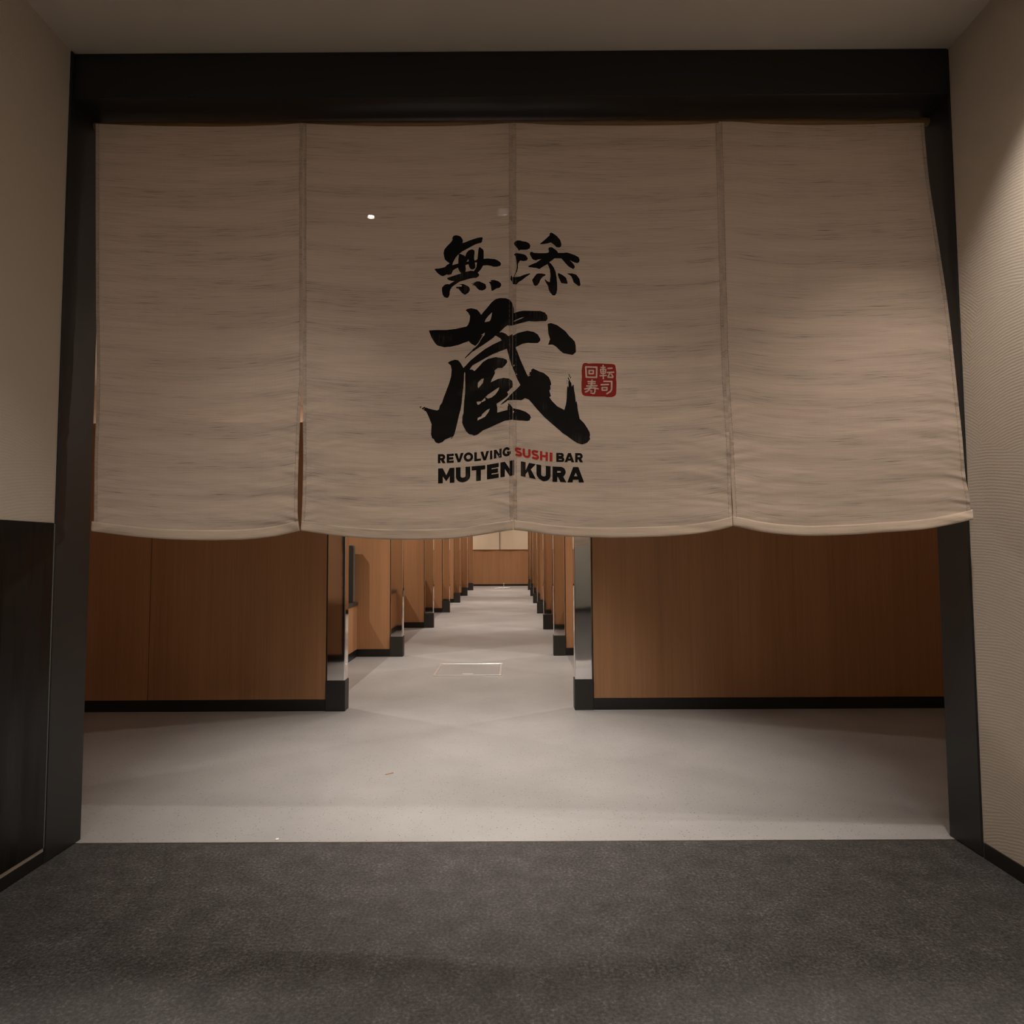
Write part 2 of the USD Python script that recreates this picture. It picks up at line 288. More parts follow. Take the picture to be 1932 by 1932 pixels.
part(we, 'wall_surface', bx(XL, XR, Y_END + 0.02, 24.72, 0, CEIL), 'plaster')
part(we, 'wainscot', bx(XL, XR, Y_END, Y_END + 0.03, 0.06, 1.297), 'wood'); part(we, 'baseboard', bx(XL, XR, Y_END - 0.006, Y_END + 0.03, 0, 0.062), 'base')


# ------------------------------------------------------------------ partitions with chrome posts
def partition(side, y, top, xo, label, seams=()):
    """side -1: left of the corridor. The post stands at the corridor end, the veneered panel runs outwards to x = xo."""
    xi, xp = (-1.285, -1.435) if side < 0 else (0.462, 0.605)
    p = thing('partition', ((xi + xp) / 2, y, 0), label, 'partition')
    xs = sorted([xp + side * 0.004, xo] + list(seams))
    for a, b in zip(xs[:-1], xs[1:]):
        part(p, 'wood_panel', bx(a + (0.0022 if a in seams else 0), b - (0.0022 if b in seams else 0), y + 0.014, y + 0.088, 0.086, top, 0.0008), 'wood')
    part(p, 'core', bx(min(xp, xo), max(xp, xo), y + 0.02, y + 0.08, 0.0, top - 0.01), 'base')
    part(p, 'baseboard', bx(min(xp, xo), max(xp, xo), y + 0.008, y + 0.094, 0.0, 0.085, 0.0015), 'base')
    a, b = min(xi, xp), max(xi, xp)
    pm = trimesh.creation.extrude_polygon(sbox(a + 0.005, y + 0.004, b - 0.005, y + 0.106).buffer(-0.007).buffer(0.007, quad_segs=5), top + 0.01 - 0.23, engine='earcut'); pm.apply_translation([0, 0, 0.23])
    part(p, 'post', pm, 'chrome', smooth=35, label='mirror-polished chrome post')
    part(p, 'plinth', bx(a, b, y - 0.003, y + 0.112, 0.0, 0.231, 0.002), 'plinth', label='matt black plinth block under the post')
    return p


ORD = ['second', 'third', 'fourth', 'fifth', 'sixth', 'seventh']
partition(-1, 5.266, 2.222, XL + 0.002, 'large wood-veneered partition facing the entrance left of the corridor, chrome post at its end', seams=(-2.797,))
pl = partition(-1, 7.985, 2.95, -4.3, 'second wood partition back on the left, beside the dark ledge and screen')
for o, y in zip(ORD[1:], (11.03, 13.81, 16.50, 19.09, 21.82)):
    copy(pl, (-1.36, y, 0), f'{o} wood partition back on the left of the corridor, chrome post and black plinth', 'partition')
partition(1, 5.270, 2.222, XR - 0.002, 'large wood-veneered partition facing the entrance right of the corridor, chrome post at its end')
pr = partition(1, 8.010, 2.95, 3.95, 'second wood partition back on the right of the corridor, chrome post and black plinth')
for o, y in zip(ORD[1:], (10.71, 13.47, 16.19, 18.83, 21.87)):
    copy(pr, (0.5335, y, 0), f'{o} wood partition back on the right of the corridor, chrome post and black plinth', 'partition')


def low_wall(side, y0, y1, label):
    xf = -1.822 if side < 0 else 1.0
    p = thing('low_wall', (xf, (y0 + y1) / 2, 0), label, 'low wall')
    a, b = (xf - 0.05, xf) if side < 0 else (xf, xf + 0.05)
    part(p, 'wood_panel', bx(a, b, y0, y1, 0.08, 0.592), 'wood')
    part(p, 'baseboard', bx(a - 0.004, b + 0.004, y0, y1, 0, 0.085), 'base')
    part(p, 'ledge', bx(a - (0.30 if side < 0 else 0.012), b + (0.012 if side < 0 else 0.30), y0, y1, 0.592, 0.628, 0.002), 'ledge', label='dark grey ledge on top of the low wall')
    return p


LY = (5.36, 7.997, 11.14, 13.92, 16.61, 19.20, 21.93, Y_END); RY = (5.37, 8.12, 10.82, 13.58, 16.30, 18.94, 21.98, Y_END)
ly = (5.266, 7.985, 11.03, 13.81, 16.50, 19.09, 21.82, Y_END - 0.02); ry = (5.270, 8.010, 10.71, 13.47, 16.19, 18.83, 21.87, Y_END - 0.02)
names = ['first', 'second', 'third', 'fourth', 'fifth', 'sixth', 'seventh']
low_wall(-1, ly[0] + 0.09, ly[1] + 0.012, 'low wood wall with dark ledge just behind the first left chrome post')
for k in range(1, 7):
    low_wall(-1, ly[k] + 0.09, ly[k + 1] + 0.012, f'low wood wall of the booth behind the {names[k]} left partition')
for k in range(0, 7):
    low_wall(1, ry[k] + 0.09, ry[k + 1] + 0.012, f'low wood wall of the booth behind the {names[k]} right partition')

# dark screen standing on the first ledge
sc = thing('display_screen', (-2.0, 7.90, 0.628), 'dark upright screen on the ledge behind the first left post', 'screen')
R = sbox(-2.17, 0.628, -1.835, 1.292).buffer(-0.025).buffer(0.025, quad_segs=6)


def extrude_xz(poly, y0, y1):
    m = trimesh.creation.extrude_polygon(poly, y1 - y0, engine='earcut'); v = m.vertices.copy()
    return trimesh.Trimesh(np.stack([v[:, 0], y1 - v[:, 2], v[:, 1]], 1), m.faces, process=False)


part(sc, 'casing', extrude_xz(R, 7.875, 7.93), 'bezel'); part(sc, 'glass_panel', extrude_xz(R.buffer(-0.008), 7.871, 7.876), 'screen')


# floor hatches
def hatch(x0, x1, y0, y1, label):
    p = thing('floor_hatch', ((x0 + x1) / 2, (y0 + y1) / 2, 0), label, 'floor hatch')
    w = 0.026; ring = [bx(x0, x1, y0, y0 + w, 0, 0.006, 0.0015), bx(x0, x1, y1 - w, y1, 0, 0.006, 0.0015), bx(x0, x0 + w, y0 + w, y1 - w, 0, 0.006, 0.0015), bx(x1 - w, x1, y0 + w, y1 - w, 0, 0.006, 0.0015)]
    part(p, 'frame', join(*ring), 'hatch', label='thin polished metal frame')
    part(p, 'lid', bx(x0 + w + 0.004, x1 - w - 0.004, y0 + w + 0.004, y1 - w - 0.004, 0.0, 0.002, 0.0005), 'floor')
    cx = (x0 + x1) / 2; part(p, 'lift_handle', bx(cx - 0.055, cx + 0.055, y0 + 0.09, y0 + 0.125, 0.0, 0.0032, 0.001), 'hatch', label='flush metal lift handle')


hatch(-0.793, -0.122, 6.735, 7.455, 'metal-framed floor hatch in the middle of the corridor, nearest to the entrance')
hatch(-0.76, -0.12, 23.15, 23.80, 'small metal-framed floor hatch at the far end of the corridor')
ds = thing('door_stop', (-0.345, Y_END - 0.05, 0), 'small bright metal door stop at the foot of the far wood wall', 'door stop')
part(ds, 'stem', lathe([(0, 0), (0.028, 0), (0.028, 0.012), (0.018, 0.018), (0.018, 0.075), (0, 0.075)], 20, (-0.345, Y_END - 0.05, 0)), 'trim', smooth=30)
part(ds, 'cap', lathe([(0, 0.075), (0.024, 0.075), (0.026, 0.085), (0.022, 0.098), (0, 0.1)], 20, (-0.345, Y_END - 0.05, 0)), 'paper', smooth=30)

# cream cloth hanging on the far wall: two lengths that meet in the middle
def wavy(x0, x1, z0, z1, y, ph):
    n = 40; xs = np.linspace(x0, x1, n); yy = y + 0.012 * np.sin((xs - x0) / (x1 - x0) * 9 + ph) - 0.02 * np.exp(-((xs - x1) / 0.05) ** 2)
    f = np.concatenate([np.stack([xs, yy - 0.004], 1), np.stack([xs, yy + 0.004], 1)[::-1]])
    m = trimesh.creation.extrude_polygon(Polygon(f), z1 - z0, engine='earcut'); m.apply_translation([0, 0, z0]); return m


single('hanging_cloth', wavy(-1.50, -0.498, 1.30, 2.6, Y_END - 0.04, 0.4), 'cream', 'cream cloth above the far wainscot, left length', 'cloth', smooth=40)
single('hanging_cloth', wavy(-0.478, 0.62, 1.30, 2.6, Y_END - 0.04, 1.4), 'cream', 'cream cloth above the far wainscot, right length', 'cloth', smooth=40)

# litter on the pale floor
def rod(p0, p1, r):
    m = trimesh.creation.cylinder(r, segment=[p0, p1], sections=8); return m


single('wood_sliver', rod((-0.700, 3.775, 0.003), (-0.660, 3.80, 0.003), 0.0018), 'sliver', 'tiny orange-brown wood sliver lying on the pale floor', 'wood sliver')
single('paper_scrap', bx(-1.005, -0.992, 2.935, 2.952, 0.0, 0.003, 0.0008), 'paper', 'tiny white scrap on the pale floor by the threshold', 'scrap')


# ------------------------------------------------------------------ lamps
def lamp(x, y, power, cone, soft, label, group, drop=0.09, r=0.045, lens_up=0.06, tilt=(0, 0)):
    p = thing('downlight', (x, y, CEIL - drop), label, 'ceiling lamp', group)
    z = CEIL - drop
    part(p, 'housing', lathe([(r, 0), (r + 0.012, 0), (r + 0.012, drop), (0, drop), (0, drop - 0.004), (r, drop - 0.004), (r, 0)], 32, (x, y, z)), 'housing', smooth=30)
    part(p, 'trim_ring', lathe([(r - 0.002, -0.004), (r + 0.014, -0.004), (r + 0.014, 0.002), (r - 0.002, 0.002), (r - 0.002, -0.004)], 32, (x, y, z)), 'trim', smooth=30)
    part(p, 'lens', lathe([(0, lens_up), (r - 0.006, lens_up), (r - 0.006, lens_up + 0.006), (0, lens_up + 0.006), (0, lens_up)], 24, (x, y, z)), 'lens')
    L = UsdLux.SphereLight.Define(stage, p + '/bulb'); L.CreateRadiusAttr(0.03); L.CreateIntensityAttr(float(power)); L.CreateColorAttr(Gf.Vec3f(*LAMP)); L.CreateNormalizeAttr(False)
    s = UsdLux.ShapingAPI.Apply(L.GetPrim()); s.CreateShapingConeAngleAttr(float(cone)); s.CreateShapingConeSoftnessAttr(float(soft))
    L.AddTranslateOp().Set(Gf.Vec3d(0, 0, -0.045)); L.AddRotateXYZOp().Set(Gf.Vec3f(*tilt, 0))
    return p


for k, (x, y, pw, cn, so) in enumerate(VESTIBULE):
    lamp(x, y, pw * 2.8, cn, so, ['round ceiling lamp in front of the curtain, left of its middle', 'round ceiling lamp in front of the curtain, right of its middle', 'round ceiling lamp in front of the curtain near the right wall'][k], None)
for k, (x, y, pw, cn, so) in enumerate(HALL):
    lamp(x, y, pw * 2.8, cn, so, ['ceiling lamp just inside the curtain, seen glinting through its cloth', 'ceiling lamp just inside the curtain, right of the glinting one'][k], None, lens_up=(0.002 if k == 0 else 0.06), r=(0.026 if k == 0 else 0.045))
NTH = ['first', 'second', 'third', 'fourth', 'fifth', 'sixth', 'seventh']
for k, (x, y, pw, cn, so) in enumerate(CORRIDOR): lamp(x, y, pw * 2.8, cn, so, f'{NTH[k]} round ceiling lamp over the middle of the corridor, counted from the entrance', 'corridor ceiling lamps')
for k, (x, y, pw, cn, so) in enumerate(BOOTH_L): lamp(x, y, pw * 2.8, cn, so, f'ceiling lamp over the {NTH[k]} booth on the left, counted from the entrance', 'ceiling lamps over the left booths')
for k, (x, y, pw, cn, so) in enumerate(BOOTH_R): lamp(x, y, pw * 2.8, cn, so, f'ceiling lamp over the {NTH[k]} booth on the right, counted from the entrance', 'ceiling lamps over the right booths')


for k, (x, y, L) in enumerate(PANELS):
    p = thing('light_panel', (x, y, CEIL - 0.05), f"flat square ceiling light panel behind the photographer, {('left', 'right')[k]} one", 'ceiling light')
    part(p, 'frame', join(bx(x - 0.44, x + 0.44, y - 0.44, y - 0.40, CEIL - 0.05, CEIL), bx(x - 0.44, x + 0.44, y + 0.40, y + 0.44, CEIL - 0.05, CEIL), bx(x - 0.44, x - 0.40, y - 0.40, y + 0.40, CEIL - 0.05, CEIL), bx(x + 0.40, x + 0.44, y - 0.40, y + 0.40, CEIL - 0.05, CEIL)), 'housing')
    M[f'diffuser{k}'] = mat(f'panel_diffuser_{k}', {'e': ('emission', {'color': LAMP, 'strength': L})}, surface='e.emission')
    part(p, 'diffuser', bx(x - 0.40, x + 0.40, y - 0.40, y + 0.40, CEIL - 0.045, CEIL - 0.01), f'diffuser{k}')


# ------------------------------------------------------------------ the noren: measured in the picture, laid on a cloth surface in the doorway
def curve(*pts):
    a = np.array(pts, float); return lambda q: np.interp(q, a[:, 0], a[:, 1])


def smoothcurve(*pts):
    from scipy.interpolate import PchipInterpolator
    a = np.array(pts, float); f = PchipInterpolator(a[:, 0], a[:, 1]); lo, hi = a[0, 0], a[-1, 0]
    return lambda q: f(np.clip(q, lo, hi))


YT = 232.0                                              # picture row of the cloth's top fold over the rod
EDGE = [  # left and right edges (row -> column) and bottom edge (column -> row) of the four lengths
    (smoothcurve((200, 180.5), (322, 180.5), (560, 181), (700, 182.5), (760, 182), (860, 178.5), (950, 177.5), (985, 177), (1010, 176)), smoothcurve((200, 572), (440, 571), (660, 571.2), (715, 571), (740, 569.3), (790, 566.3), (860, 563.5), (960, 561.5), (985, 563), (1003, 566)),
     smoothcurve((165, 1001), (210, 1007), (260, 1013), (330, 1018), (400, 1019.5), (450, 1018.5), (510, 1013), (545, 1006), (566, 1001))),
    (smoothcurve((200, 572), (440, 571.5), (700, 571.5), (790, 571.5), (860, 572), (930, 571), (975, 569), (1003, 567)), smoothcurve((200, 967), (640, 967), (900, 967.5), (1000, 968.5)),
     smoothcurve((566, 1001), (600, 1006), (650, 1012.5), (720, 1017.5), (780, 1018.5), (850, 1016.5), (900, 1010.5), (940, 1004), (969, 999.5))),
    (smoothcurve((200, 967.1), (640, 967.2), (900, 968.4), (1000, 969)), smoothcurve((200, 1355.5), (322, 1358.5), (480, 1362.5), (700, 1368.5), (850, 1377.3), (902, 1379), (940, 1380.2), (965, 1381.2), (1000, 1382)),
     smoothcurve((968, 999.5), (997, 1003), (1040, 1009.5), (1085, 1013), (1160, 1014.5), (1240, 1012.5), (1300, 1008.5), (1350, 1001), (1383, 992.5))),
    (smoothcurve((200, 1355.5), (322, 1358.5), (480, 1362.5), (700, 1368.5), (850, 1377.5), (902, 1379.5), (940, 1381.3), (965, 1382.6), (1000, 1382)), smoothcurve((200, 1742), (322, 1751), (409, 1763.5), (498, 1777), (573, 1788), (648, 1797), (740, 1806.5), (830, 1816), (900, 1822), (945, 1830), (985, 1832)),
     smoothcurve((1382, 992.5), (1400, 995.5), (1430, 1002), (1470, 1007.5), (1530, 1011), (1600, 1009), (1660, 1005), (1740, 999), (1790, 990.5), (1838, 979))),
]
SWING = [(0.02, 0.03), (0.03, 0.06), (0.06, 0.12), (0.12, 0.20)]  # how far each length's lower corners swing towards the visitor
YR, YM = 2.86, 1000.0


def depth(k, s, t):
    a, b = SWING[k]
    t = np.clip(t, 0, 1.1); d = YR - (a + (b - a) * s) * t ** 1.4 + 0.016 * np.sin(np.pi * np.clip(s, 0, 1)) * t
    u = s * 0.94 + k * 1.7; v = t * 1.86
    low = np.clip((t - 0.30) / 0.7, 0, 1)
    e = np.minimum(s, 1 - s); bow = 0.055 * np.exp(-e / 0.12)
    w = 0.18 + 0.82 * low ** 1.2
    edge = np.exp(-e / 0.16)
    n1 = meshkit.fbm(np.stack([u * 3.2, (v - bow) * 13.0, u * 0 + k], -1), 3, 3) - 0.5
    n2 = meshkit.fbm(np.stack([u * 6.0, (v - bow * 1.3) * 34.0, u * 0 + k * 3], -1), 2, 9) - 0.5
    n3 = meshkit.noise(np.stack([u * 2.0, v * 2.0, u * 0 + k * 5], -1), 5) - 0.5
    return d + n3 * 0.03 * t + w * (n1 * (0.010 + 0.012 * edge) + n2 * (0.0016 + (0.0085 + (0.006 * s if k == 3 else 0)) * edge))


def cloth_px(k, s, t):
    """Picture position of the cloth point (s across, t down)."""
    L, Rr, B = EDGE[k]
    x = L(YM) + s * (Rr(YM) - L(YM)); y = x * 0
    for _ in range(4):
        b = B(x) - YM; y = YT + t * (YM - YT) + b * (0.35 + 0.65 * t); x = L(y) + s * (Rr(y) - L(y))
    return x, y


def cloth_st(k, x, y):
    L, Rr, B = EDGE[k]; b = B(x) - YM
    return (x - L(y)) / (Rr(y) - L(y)), (y - YT - 0.35 * b) / (YM - YT + 0.65 * b)


def lay(k, x, y, s, t, off):
    d = ray(x, y); Y = depth(k, s, t) - off
    return C + d * (Y / d[..., 1])[..., None]


def uv_of(k, s, t): return np.stack([s * 0.94 + k * 1.37, -t * 1.86 + k * 0.41], -1)


def sheet(k, s0, s1, t0, t1, ns, nt, off):
    s, t = np.meshgrid(np.linspace(s0, s1, ns), np.linspace(t0, t1, nt)); x, y = cloth_px(k, s, t)
    P = lay(k, x, y, s, t, off); i = np.arange(ns * nt).reshape(nt, ns)
    f = np.stack([i[:-1, :-1], i[1:, :-1], i[1:, 1:], i[:-1, 1:]], -1).reshape(-1, 4)
    f = np.vstack([f[:, [0, 1, 2]], f[:, [0, 2, 3]]])
    return P.reshape(-1, 3), f, uv_of(k, s, t).reshape(-1, 2)


def two_sided(v, f, uv, thick):
    """Gives a sheet its thickness: a back layer a little further in, and a rim."""
    n = len(v); back = v + np.array([0, thick, 0.0])
    e = np.sort(np.vstack([f[:, [0, 1]], f[:, [1, 2]], f[:, [2, 0]]]), 1); d = np.vstack([f[:, [0, 1]], f[:, [1, 2]], f[:, [2, 0]]])
    _, inv, cnt = np.unique(e, axis=0, return_inverse=True, return_counts=True); rim = d[cnt[inv.ravel()] == 1]
    q = np.vstack([np.stack([rim[:, 1], rim[:, 0], rim[:, 0] + n], 1), np.stack([rim[:, 1], rim[:, 0] + n, rim[:, 1] + n], 1)])
    return np.vstack([v, back]), np.vstack([f, f[:, ::-1] + n, q]), np.vstack([uv, uv])


nr = thing('noren_curtain', (0, 2.84, 1.25), 'long unbleached linen curtain with black brush writing hanging in the entrance', 'curtain')
PANEL = []
for k in range(4):
    v, f, uv = sheet(k, 0, 1, 0, 0.984, 201, 411, 0.0)
    pn = part(nr, 'cloth_panel', (v, f), 'linen', smooth=True, uv=uv, label=['leftmost linen length', 'linen length left of the middle slit', 'linen length right of the middle slit', 'rightmost linen length'][k]); PANEL.append(pn)
    h0, h1 = (-0.010 if k == 0 else 0.001), (1.008 if k == 3 else 0.999)
    v, f, uv = sheet(k, h0, h1, 0.9755, 1.0, 121, 7, 0.0)
    bulge = np.repeat(np.array([0.0008, 0.0016, 0.0020, 0.0024, 0.0028, 0.0026, 0.0006]), 121); v[:, 1] -= bulge
    v, f, uv = two_sided(v, f, uv + 0.13, 0.006)
    part(pn, 'bottom_hem', (v, f), 'linen_hem', smooth=True, uv=uv)
    for a, b in ((0.0, 0.015), (0.985, 1.0)):
        v, f, uv = sheet(k, a, b, 0.0, 0.9768, 4, 408, 0.0004)
        part(pn, 'side_hem', (v, f), 'linen', smooth=True, uv=uv + np.array([0.37, 0.21]))
        c = b if a == 0 else a
        v, f, uv = sheet(k, c - 0.0006, c + 0.0006, 0.0, 0.9768, 2, 408, 0.0013)
        keep = (np.arange(407) % 5 != 4); f = f[np.concatenate([keep, keep])]
        part(pn, 'stitching', (v, f), 'thread')
v, f, uv = [], [], []
rodm = trimesh.creation.cylinder(0.017, segment=[(-XJ + 0.001, 2.893, 3.075), (XJ - 0.001, 2.893, 3.075)], sections=20)
single('curtain_rod', rodm, 'bamboo', 'brown bamboo rod across the entrance head carrying the linen curtain', 'curtain rod', smooth=40)


# ------------------------------------------------------------------ the printing
def PG(o, s, pts): return Polygon([(o[0] + x / s, o[1] + y / s) for x, y in pts]).buffer(0)


def rounded(g, r=0.35): return g.buffer(r).buffer(-2 * r).buffer(r)


o, s = (815, 435), 13.8
MU = unary_union([PG(o, s, q) for q in (
    [(565, 135), (620, 122), (680, 130), (745, 155), (785, 210), (805, 255), (795, 325), (880, 300), (960, 265), (1080, 222), (1200, 187), (1300, 172), (1325, 195), (1310, 240), (1305, 285), (1285, 315), (1150, 350), (1050, 400), (950, 455), (850, 510), (780, 550), (715, 600), (660, 650), (610, 715), (575, 780), (545, 835), (530, 900), (720, 850), (720, 950), (690, 960), (600, 1000), (545, 1040), (525, 1090), (510, 1135), (430, 1155), (385, 1140), (340, 1165), (290, 1188), (230, 1170), (160, 1120), (110, 1065), (65, 1010), (90, 995), (160, 990), (250, 975), (340, 950), (405, 880), (420, 885), (460, 850), (400, 810), (335, 750), (315, 670), (303, 590), (320, 500), (380, 420), (450, 350), (510, 285), (535, 240), (528, 190)],
    [(700, 610), (745, 605), (800, 635), (845, 655), (865, 680), (900, 580), (950, 520), (1000, 498), (1060, 490), (1100, 515), (1112, 560), (1100, 650), (1097, 730), (1110, 780), (1150, 770), (1185, 740), (1200, 600), (1205, 510), (1230, 425), (1280, 455), (1330, 495), (1347, 540), (1347, 735), (1440, 725), (1540, 735), (1640, 745), (1720, 780), (1780, 825), (1800, 870), (1780, 915), (1710, 938), (1600, 942), (1530, 915), (1440, 900), (1330, 910), (1290, 985), (1250, 1040), (1190, 1095), (1232, 1150), (1215, 1190), (1155, 1230), (1060, 1235), (950, 1260), (840, 1295), (730, 1325), (670, 1360), (600, 1410), (530, 1460), (485, 1520), (465, 1580), (458, 1670), (440, 1720), (400, 1757), (320, 1730), (275, 1660), (262, 1580), (260, 1490), (300, 1440), (350, 1400), (410, 1392), (450, 1400), (520, 1355), (590, 1315), (500, 1308), (420, 1280), (390, 1235), (480, 1205), (600, 1165), (760, 1115), (715, 1060), (690, 1000), (675, 940), (685, 850), (690, 730)])])
MU = MU.difference(unary_union([PG(o, s, q) for q in ([(950, 735), (957, 800), (900, 815)], [(870, 900), (950, 875), (970, 945), (1000, 995), (1040, 1012), (1090, 1005), (1130, 970), (1130, 900), (1115, 835), (1172, 825), (1155, 950), (1130, 1000), (1090, 1055), (1010, 1045), (870, 1075), (882, 1000)])]))
MU = unary_union([MU] + [PG(o, s, q) for q in (
    [(680, 1410), (760, 1392), (830, 1395), (880, 1420), (950, 1455), (985, 1510), (985, 1560), (940, 1625), (860, 1672), (790, 1635), (740, 1575), (690, 1515), (640, 1500), (622, 1465), (770, 1460), (780, 1435), (765, 1410)],
    [(1000, 1385), (1090, 1360), (1160, 1325), (1240, 1325), (1320, 1362), (1390, 1395), (1415, 1475), (1385, 1530), (1310, 1560), (1230, 1550), (1180, 1505), (1120, 1435), (1035, 1415), (1110, 1385)],
    [(1520, 1290), (1620, 1285), (1730, 1320), (1795, 1375), (1805, 1430), (1760, 1490), (1670, 1510), (1590, 1565), (1550, 1565), (1540, 1460), (1520, 1390), (1478, 1340), (1550, 1325)])])
o, s = (960, 430), 13.8
TEN = unary_union([PG(o, s, q) for q in (
    [(135, 400), (165, 350), (220, 325), (285, 325), (350, 345), (450, 360), (530, 400), (560, 460), (545, 530), (480, 565), (390, 570), (290, 570), (262, 600), (248, 565), (200, 500), (150, 450)],
    [(132, 685), (190, 655), (290, 668), (400, 690), (450, 720), (495, 800), (470, 845), (390, 865), (295, 850), (262, 890), (238, 940), (235, 1050), (215, 1130), (170, 1210), (140, 1280), (285, 1268), (370, 1230), (450, 1205), (530, 1185), (568, 1195), (530, 1220), (440, 1280), (340, 1360), (250, 1415), (205, 1470), (100, 1462), (85, 1400), (40, 1340), (55, 1260), (80, 1230), (82, 1280), (125, 1280), (165, 1180), (200, 1090), (210, 1000), (205, 910), (180, 750)],
    [(815, 410), (900, 340), (980, 270), (1065, 190), (1065, 140), (1100, 122), (1150, 140), (1260, 220), (1340, 320), (1368, 420), (1360, 485), (1310, 510), (1240, 500), (1170, 430), (1095, 380), (1000, 405), (900, 420), (820, 425)],
    [(550, 640), (600, 620), (650, 650), (800, 658), (960, 655), (1030, 645), (1045, 600), (1025, 545), (1050, 505), (1120, 500), (1180, 540), (1250, 595), (1285, 650), (1440, 650), (1480, 638), (1570, 655), (1720, 710), (1815, 760), (1845, 830), (1830, 890), (1780, 918), (1700, 895), (1580, 840), (1660, 910), (1710, 980), (1715, 1030), (1680, 1072), (1560, 1010), (1480, 925), (1370, 795), (1190, 790), (1130, 840), (1050, 895), (1100, 935), (1170, 1030), (1220, 1150), (1245, 1290), (1258, 1450), (1262, 1590), (1240, 1700), (1200, 1755), (1140, 1755), (1070, 1670), (1030, 1580), (1025, 1520), (970, 1430), (930, 1345), (950, 1340), (1000, 1390), (1065, 1415), (1085, 1250), (1070, 1080), (1010, 940), (900, 1000), (840, 1040), (800, 1070), (700, 1040), (560, 1025), (495, 1012), (540, 975), (640, 930), (720, 900), (850, 810), (770, 818), (710, 845), (640, 830), (600, 790), (550, 690)],
    [(605, 1355), (660, 1280), (720, 1200), (770, 1185), (870, 1188), (940, 1205), (960, 1225), (940, 1245), (880, 1275), (820, 1350), (790, 1430), (745, 1490), (685, 1512), (650, 1480), (620, 1400)],
    [(1280, 1180), (1295, 1175), (1400, 1225), (1490, 1300), (1530, 1430), (1525, 1455), (1370, 1440), (1300, 1300), (1280, 1230)],
    [(1510, 1188), (1640, 1182), (1760, 1220), (1840, 1330), (1865, 1480), (1850, 1505), (1810, 1508), (1690, 1420), (1665, 1350), (1630, 1270), (1590, 1230)])])
s = 10.7333
A3, A4, A5, A6 = (790, 555), (940, 555), (790, 670), (940, 670)
top = PG(A3, s, [(205, 735), (370, 725), (560, 725), (740, 705), (970, 655), (1005, 610), (1030, 540), (1040, 440), (1000, 370), (950, 325), (985, 300), (1060, 285), (1180, 310), (1230, 365), (1265, 420), (1320, 350), (1400, 260), (1480, 160), (1560, 100), (1650, 78), (1760, 82), (1840, 110), (1890, 175), (1915, 250), (1927, 300), (1929, 385), (1929, 600), (1895, 603), (1800, 630), (1740, 670), (1690, 720), (1630, 775), (1555, 835), (1500, 890), (1400, 960), (1300, 1030), (1220, 1080), (1160, 1118), (1130, 1145), (1085, 1165), (1010, 1240), (940, 1302), (932, 1292), (1000, 1215), (1080, 1140), (1150, 1050), (1110, 1030), (1060, 1000), (1015, 950), (900, 990), (800, 1030), (640, 1065), (520, 1075), (380, 1040), (330, 990), (260, 880)])
top = top.difference(unary_union([PG(A3, s, [(1340, 778), (1270, 822), (1272, 832), (1308, 808), (1280, 860), (1240, 930), (1205, 990), (1150, 1045), (1120, 1085), (1135, 1090), (1200, 1020), (1225, 985), (1260, 920), (1300, 860), (1330, 830)]), PG(A3, s, [(1488, 365), (1475, 440), (1455, 520), (1430, 548), (1380, 560), (1335, 565), (1355, 510), (1410, 440)]), PG(A3, s, [(1835, 560), (1895, 512), (1897, 538), (1840, 578)])]))
arm = PG(A4, s, [(285, 385), (315, 386), (400, 355), (510, 335), (680, 338), (850, 340), (940, 370), (990, 430), (1000, 500), (965, 545), (850, 545), (740, 555), (620, 545), (480, 580), (360, 612), (285, 634), (200, 640)]).difference(PG(A4, s, [(285, 558), (400, 500), (480, 470), (530, 466), (460, 500), (370, 535), (290, 572)]))
sweep = PG(A4, s, [(22, 775), (80, 772), (150, 800), (205, 850), (290, 808), (300, 840), (400, 785), (500, 760), (590, 740), (720, 765), (800, 815), (850, 900), (850, 945), (800, 990), (700, 990), (600, 985), (490, 1005), (350, 1075), (390, 1170), (450, 1330), (520, 1490), (585, 1634), (680, 1760), (600, 1900), (450, 1840), (390, 1730), (340, 1600), (270, 1440), (215, 1250), (175, 1105), (40, 1155), (-110, 1215), (-260, 1295), (-410, 1380), (-520, 1440), (-580, 1525), (-600, 1640), (-665, 1600), (-690, 1560), (-705, 1495), (-660, 1450), (-570, 1350), (-430, 1235), (-280, 1120), (-110, 1020), (70, 935), (40, 890), (-60, 835)])
body = PG(A5, s, [(945, 330), (940, 400), (940, 520), (945, 640), (935, 800), (920, 950), (905, 1180), (885, 1240), (880, 1370), (900, 1430), (960, 1540), (1020, 1600), (1080, 1610), (1120, 1630), (1190, 1610), (1300, 1525), (1450, 1460), (1600, 1390), (1740, 1330), (1890, 1305), (1960, 1315), (2090, 1325), (2200, 1335), (2250, 1320), (2255, 1285), (2275, 1270), (2250, 1210), (2170, 1150), (2050, 1105), (1910, 1075), (1880, 1040), (1850, 995), (1805, 970), (1815, 1010), (1800, 1050), (1800, 1110), (1590, 1165), (1590, 1060), (1575, 985), (1700, 905), (1790, 835), (1815, 790), (1790, 750), (1870, 670), (1900, 650), (1915, 590), (1890, 520), (1830, 475), (1720, 460), (1600, 485), (1460, 550), (1480, 490), (1545, 370), (1535, 310), (1600, 260), (1690, 260), (1750, 205), (1795, 140), (1780, 95), (1720, 65), (1560, 42), (1400, 75), (1300, 140), (1230, 220), (1130, 325), (1090, 295), (1030, 290), (1000, 250)])
